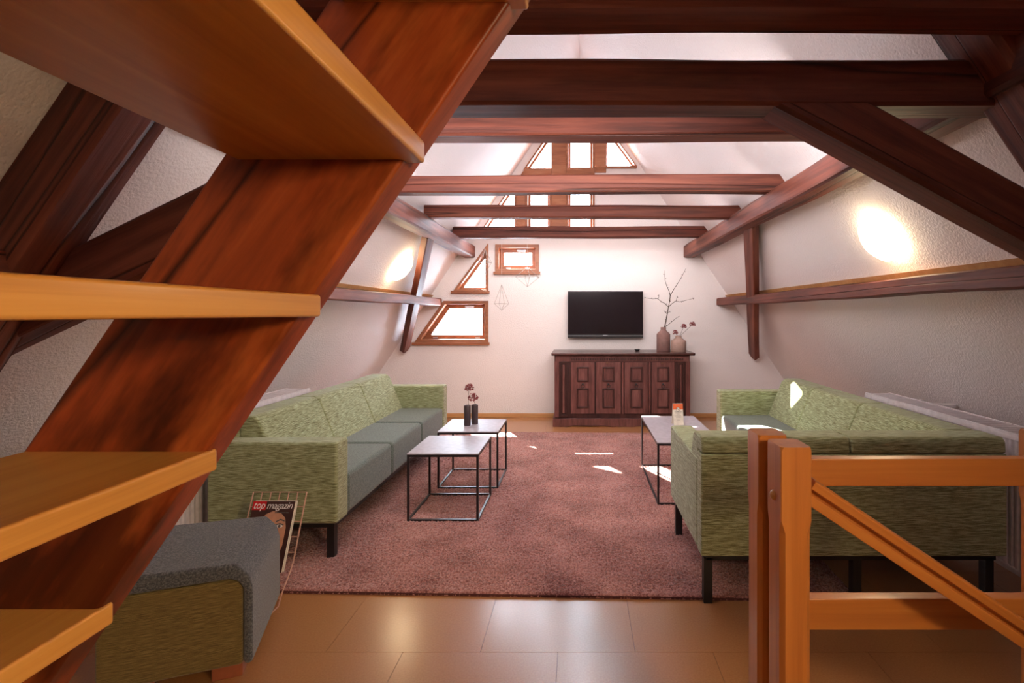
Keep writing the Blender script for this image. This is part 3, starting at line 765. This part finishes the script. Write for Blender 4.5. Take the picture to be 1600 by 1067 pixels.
# ------------------------------------------------------------------ vases on the sideboard
SBT = .897
def P7(x, y, Y): # the spray's outline measured on the wall plane -> metres
    s = 780/Y; return ((990+x*.1405-905)/s, Y, EYE-(410+y*.1405-490)/s)
vt = thing('bottle_vase', 'taller mauve stoneware bottle vase holding bare branches on the sideboard', 'vase', (1.066, 6.32, SBT)); og = tuple(vt.location)
MB().lathe([(.078, 0), (.085, .006), (.085, .212), (.080, .222), (.037, .262), (.034, .268), (.034, .30), (.030, .302), (.027, .295), (.027, .2)], og, n=36, cap=False).build('body', 'vase_dark', vt, og, smooth=True)
br = MB()
def branch(pts, r0, r1):
    P = []
    for i, (x, y) in enumerate(pts):
        P.append(P7(x, y, 6.32+(.03*math.sin(i*2.1+x*.01) if i else 0)))
    n = len(P); br.tube(P, [r0+(r1-r0)*i/(n-1) for i in range(n)], 6)
    # buds along the twig
    for i in range(n-1):
        a, b = Vector(P[i]), Vector(P[i+1])
        for k in range(max(1, int((b-a).length/.045))):
            p = a.lerp(b, random.random()); q = Vector((random.uniform(-1, 1), random.uniform(-.5, .5), random.uniform(-.3, 1))).normalized()
            br.tube([p, p+q*.012, p+q*.018], [.002, .0045, .001], 5)
branch([(335, 790), (345, 720), (362, 640), (375, 570), (388, 495), (402, 430), (407, 370)], .0075, .005)
branch([(407, 370), (395, 320), (370, 265), (350, 200), (343, 150), (340, 90)], .0045, .002)
branch([(407, 370), (440, 310), (480, 250), (512, 200), (550, 130), (582, 65)], .0045, .002)
branch([(388, 495), (345, 455), (300, 430), (265, 402), (215, 405), (160, 398), (120, 390)], .0045, .002)
branch([(388, 495), (425, 460), (470, 430), (510, 440), (580, 422), (675, 398)], .0045, .002)
branch([(270, 405), (280, 380), (280, 358)], .003, .002); branch([(472, 430), (480, 400), (487, 372)], .003, .0025)
branch([(375, 570), (355, 558), (335, 535)], .003, .002); branch([(378, 560), (395, 552), (412, 550)], .003, .002)
branch([(350, 790), (355, 715), (395, 685), (430, 655), (470, 622), (512, 598)], .0045, .002)
br.build('branch', 'twig', vt, og)
vs_ = thing('bottle_vase', 'shorter pale stoneware vase holding dried burgundy flowers on the sideboard', 'vase', (1.237, 6.22, SBT)); og = tuple(vs_.location)
MB().lathe([(.088, 0), (.095, .006), (.095, .125), (.09, .135), (.043, .168), (.038, .175), (.037, .198), (.033, .20), (.030, .195), (.030, .12)], og, n=36, cap=False).build('body', 'vase_pale', vs_, og, smooth=True)
for (x, y), r, sdd, base in (((462, 782), .034, 4, (485, 812)), ((557, 713), .034, 5, (515, 812)), ((655, 690), .036, 6, (522, 812))):
    c = P7(x, y, 6.20); b0 = P7(505, 900, 6.22); b1 = P7(*base, 6.22)
    MB().tube([b0, b1, c], .0022, 5).build('stem', 'twig', vs_, og)
    flower_head(MB(), c, r, sdd).build('flower_head', 'flower', vs_, og)
dd = MB().lathe([(.018, 0), (.022, .002), (.036, .018), (.037, .022), (.033, .021), (.016, .006)], (.735, 6.32, SBT), n=24, cap=True).build('small_dish', 'black', None, (.735, 6.32, SBT), smooth=True)
tag(dd, 'small dark dish lying on the sideboard left of the vases', 'dish')

# ------------------------------------------------------------------ table tent card on the long coffee table
cd = thing('table_tent_card', 'white folded info card with orange header and round emblem on the long coffee table', 'card', (.81, 4.11, TT), math.radians(6)); 
CW, CH, CD = .042, .172, .035
nrmf = math.atan2(CD, CH)
MB().prism([(-CD, 0), (-CD+.0015, 0), (.0015, CH-.001), (CD-.0015, 0), (CD, 0), (.001, CH), (-.001, CH)], 'x', -CW, CW).build('card', 'paper', cd)
def oncard(mb, name, mat, bulge=.0006):
    o = mb.build(name, mat, cd); o.location = (0, -CD-bulge, 0); o.rotation_euler = (-nrmf, 0, 0); return o
oncard(MB().box(-CW, CW, -.0004, 0, CH*.735, CH+.001), 'header', 'orange')
dsk = MB(); dsk.prism([(.015*math.cos(t), CH*.74+.0+.017*math.sin(t)) for t in [2*PI*j/24 for j in range(24)]], 'y', -.0012, -.0004); oncard(dsk, 'emblem', 'paper')
er = MB(); o_ = [(.0155*math.cos(t), CH*.74+.0175*math.sin(t)) for t in [2*PI*j/24 for j in range(24)]]; er.ring(o_, [(a*.85, CH*.74+(b-CH*.74)*.85) for a, b in o_], -.0016, -.0004)
er.prism([(-.009, CH*.74+.006), (-.007, CH*.74+.009), (.009, CH*.74-.006), (.007, CH*.74-.009)], 'y', -.0016, -.0012); oncard(er, 'emblem_print', 'ink')
tl = MB()
for i, (w2, hgt, z) in enumerate(((.030, .0035, .105), (.026, .002, .097), (.012, .0012, .088), (.026, .001, .08), (.024, .001, .075), (.026, .001, .070), (.025, .001, .065), (.022, .001, .060), (.015, .0014, .042), (.01, .001, .036))):
    x = -w2
    while x < w2-.002:
        l = random.uniform(.004, .009); tl.box(x, min(x+l, w2), -.0008, 0, z, z+hgt); x += l+.0015
oncard(tl, 'text_lines', 'ink')

# ------------------------------------------------------------------ magazine rack with magazines
RX0, RX1 = -1.68, -1.405
rk = thing('magazine_rack', 'copper wire magazine rack standing between the pouf and the left sofa', 'rack', (-1.54, 2.40, 0)); og = tuple(rk.location)
zt_, yt_, zl_, yl_ = H(-.92), 2.575, .155, 2.455
def rkp(x, t): return (x, yl_+(yt_-yl_)*t, zl_+(zt_-zl_)*t)
for i in range(7):
    x = RX0+(RX1-RX0)*i/6
    MB().tube([rkp(x, 1), rkp(x, 0), (x, 2.40, .085), (x, 2.34, .035), (x, 2.28, .022), (x, 2.24, .04), (x, 2.22, .09)] if 0 < i < 6 else
              [rkp(x, 1), rkp(x, 0), (x, 2.43, .12), (x, 2.36, .05), (x, 2.33, .003), (x, 2.24, .003), (x, 2.22, .09)], .0028 if 0 < i < 6 else .0036, 6).build('wire', 'copper', rk, og)
for t in (1, .78, .56, .34, .12):
    MB().tube([rkp(RX0, t), rkp(RX1, t)], .0022, 6).build('cross_wire', 'copper', rk, og)
for y_, z_ in ((2.22, .09), (2.34, .035)):
    MB().tube([(RX0, y_, z_), (RX1, y_, z_)], .0022, 6).build('cross_wire', 'copper', rk, og)
def magazine(x0, w_, h_, lean, off, label, cover, front=False):
    d = (Vector(rkp(0, 1))-Vector(rkp(0, 0))); a = math.atan2(d.y, d.z)
    base = Vector((x0, 2.430-off, .115))
    m = thing('magazine', label, 'magazine', base)
    m.rotation_euler = (-a, lean, 0)
    # local: x across, z up the page, -y towards the reader
    MB().box(0, w_, 0, .006, 0, h_).build('pages', 'paper', m)
    MB().box(0, w_, -.0012, -.0001, 0, h_).build('cover', cover, m)
    return m
m1 = magazine(-1.655, .212, .325, 0, .012, 'magazine with a face on its cover, titled top magazin, in front in the wire rack', 'cover')
magazine(-1.650, .212, .325, 0.0, .003, 'pale magazine behind the titled one in the wire rack', 'paper')
def oncover(mb, nm, mat, parent=m1): return mb.build(nm, mat, parent)
oncover(MB().box(.0, .068, -.0022, -.0013, .283, .325), 'red_square', 'red')
face = [(.05,.03),(.045,.15),(.055,.22),(.075,.262),(.11,.278),(.15,.27),(.178,.245),(.19,.20),(.19,.12),(.175,.06),(.14,.02),(.09,.015)]
oncover(MB().prism(face, 'y', -.0019, -.0013), 'printed_face', 'skin')
def ell(cx, cz, a, b, y0, y1, n=16): return MB().prism([(cx+a*math.cos(2*PI*j/n), cz+b*math.sin(2*PI*j/n)) for j in range(n)], 'y', y0, y1)
EZ = .208
for ex in (.085, .156):
    oncover(ell(ex, EZ, .017, .007, -.0022, -.0019), 'printed_eye', 'white_ink'); oncover(ell(ex, EZ, .0075, .007, -.0024, -.0022), 'printed_iris', 'ink')
    oncover(MB().prism([(ex-.022, EZ+.017), (ex, EZ+.027), (ex+.022, EZ+.021), (ex+.021, EZ+.027), (ex, EZ+.034), (ex-.022, EZ+.023)], 'y', -.0022, -.0019), 'printed_brow', 'ink')
    oncover(MB().prism([(ex-.019, EZ+.002), (ex, EZ+.009), (ex+.019, EZ+.003), (ex+.021, EZ+.008), (ex, EZ+.015), (ex-.02, EZ+.007)], 'y', -.0024, -.0019), 'printed_lash', 'ink')
oncover(ell(.12, .10, .022, .008, -.0022, -.0019), 'printed_mouth', 'red')
def text_on(parent, s, size, loc, mat, shear=0.25):
    cu = bpy.data.curves.new('title', 'FONT'); cu.body = s; cu.size = size; cu.extrude = .0002; cu.shear = shear; cu.space_character = .92
    tmp = bpy.data.objects.new('t', cu); C.objects.link(tmp)
    dg = bpy.context.evaluated_depsgraph_get(); me = bpy.data.meshes.new_from_object(tmp.evaluated_get(dg))
    bpy.data.objects.remove(tmp); me.materials.clear(); me.materials.append(M[mat])
    o = bpy.data.objects.new('title', me); C.objects.link(o); o.parent = parent; o.location = loc; o.rotation_euler = (PI/2, 0, 0); 
    return o, max(v.co.x for v in me.vertices)
t1, w1 = text_on(m1, 'top', .052, (.004, -.0026, .289), 'white_ink')
t2, w2_ = text_on(m1, 'magazin', .046, (.072, -.0026, .289), 'white_ink')
t1.scale = (.060/w1, 1, 1); t2.scale = (.132/w2_, 1, 1)
tl = MB(); x = .12
while x < .19: l = random.uniform(.006, .014); tl.box(x, x+l, -.0024, -.0019, .268, .273); x += l+.002
oncover(tl, 'subtitle_lines', 'ink')

# ------------------------------------------------------------------ radiators along the slopes
def radiator(sgn, y0, y1, label):
    r = thing('radiator', label, 'radiator', (sgn*2.23, (y0+y1)/2, 0.10)); og = tuple(r.location)
    xi, xo = 2.12, 2.30; zt = .78
    def bx(a, b, *rest): return MB().box(min(sgn*a, sgn*b), max(sgn*a, sgn*b), *rest)
    # ribbed front and rear panels
    for xx, nm in ((xi+.012, 'front_panel'), (xo-.012, 'rear_panel')):
        mb = MB(); n = int((y1-y0)/.033); pts = []
        for i in range(n):
            ya = y0+(y1-y0)*i/n; yb = y0+(y1-y0)*(i+1)/n; w_ = yb-ya
            pts += [(ya, 0), (ya+w_*.2, -.010), (ya+w_*.6, -.010), (ya+w_*.8, 0)]
        pts.append((y1, 0))
        vs = []
        for yy, dx in pts: vs += [(sgn*(xx+dx), yy, .13), (sgn*(xx+dx), yy, zt-.03)]
        mb.add(vs, [(2*i, 2*i+2, 2*i+3, 2*i+1) for i in range(len(pts)-1)])
        o = mb.build(nm, 'radiator', r, og); md = o.modifiers.new('s', 'SOLIDIFY'); md.thickness = .004
    for z0 in (.10, zt-.032): bx(xi, xi+.02, y0, y1, z0, z0+.03).build('header_bar', 'radiator', r, og, bevel=.006)
    for yy in (y0-.012, y1): bx(xi, xo, yy, yy+.012, .11, zt-.005).build('side_panel', 'radiator', r, og, bevel=.004)
    gr = MB()
    for xx in (xi, xo-.012): gr.box(min(sgn*xx, sgn*(xx+.012)), max(sgn*xx, sgn*(xx+.012)), y0, y1, zt-.006, zt+.006)
    n = int((y1-y0)/.022)
    for i in range(n):
        yy = y0+(y1-y0)*i/n; gr.box(min(sgn*(xi+.012), sgn*(xo-.012)), max(sgn*(xi+.012), sgn*(xo-.012)), yy, yy+.008, zt-.004, zt+.003)
    for t in (.36, .72): yy = y0+(y1-y0)*t; gr.box(min(sgn*(xi+.012), sgn*(xo-.012)), max(sgn*(xi+.012), sgn*(xo-.012)), yy, yy+.016, zt-.004, zt+.005)
    o = gr.build('grille', 'radiator', r, og); o['kind'] = 'stuff'
    for t in (.2, .8):
        yy = y0+(y1-y0)*t; bx(xo, roof_x(zt)+.0, yy-.02, yy+.02, zt-.04, zt-.015).build('bracket', 'radiator', r, og, bevel=.004)
        bx(xo-.012, xo+.012, yy-.015, yy+.015, zt+.0065, zt+.014).build('clip', 'radiator', r, og, bevel=.003)
        bx(xi+.05, xi+.08, yy-.02, yy+.02, 0.0, .13).build('foot', 'radiator', r, og)
    vv = MB().tube([(sgn*(xi+.03), y1+.012, zt-.05), (sgn*(xi+.03), y1+.06, zt-.05)], .014, 10); vv.build('valve', 'radiator', r, og, smooth=True)
radiator(1, 1.95, 3.70, 'long white radiator with top grille behind the corner sofa on the right')
radiator(-1, 1.95, 3.93, 'white radiator with top grille behind the long sofa on the left')

# ------------------------------------------------------------------ wire ornaments hanging under the last beam
def ornament(x, y, apex, ring, bot, r, rot, label):
    top = H(.88)
    o = thing('wire_ornament', label, 'ornament', (x, y, H(bot))); og = tuple(o.location)
    MB().tube([(x, y, top+.004), (x, y, H(apex))], .0012, 5).build('thread', 'white_thread', o, og)
    wr = MB(); A = Vector((x, y, H(apex))); B = Vector((x, y, H(bot)))
    R = [Vector((x+r*math.cos(rot+i*PI/2), y+r*math.sin(rot+i*PI/2), H(ring))) for i in range(4)]
    for i in range(4):
        wr.tube([A, R[i]], .0022, 5); wr.tube([B, R[i]], .0022, 5); wr.tube([R[i], R[(i+1) % 4]], .0022, 5)
    wr.build('wire_frame', 'wire', o, og)
ornament(-.903, 5.815, .338, .1157, .04, .088, .5, 'slim wire diamond ornament hanging lowest, left of the television')
ornament(-.604, 5.815, .545, .425, .313, .14, .3, 'wide wire diamond ornament hanging in front of the small rectangular window')
ornament(-1.10, 5.815, .757, .60, .46, .085, .6, 'wire diamond ornament hanging in front of the triangular window')
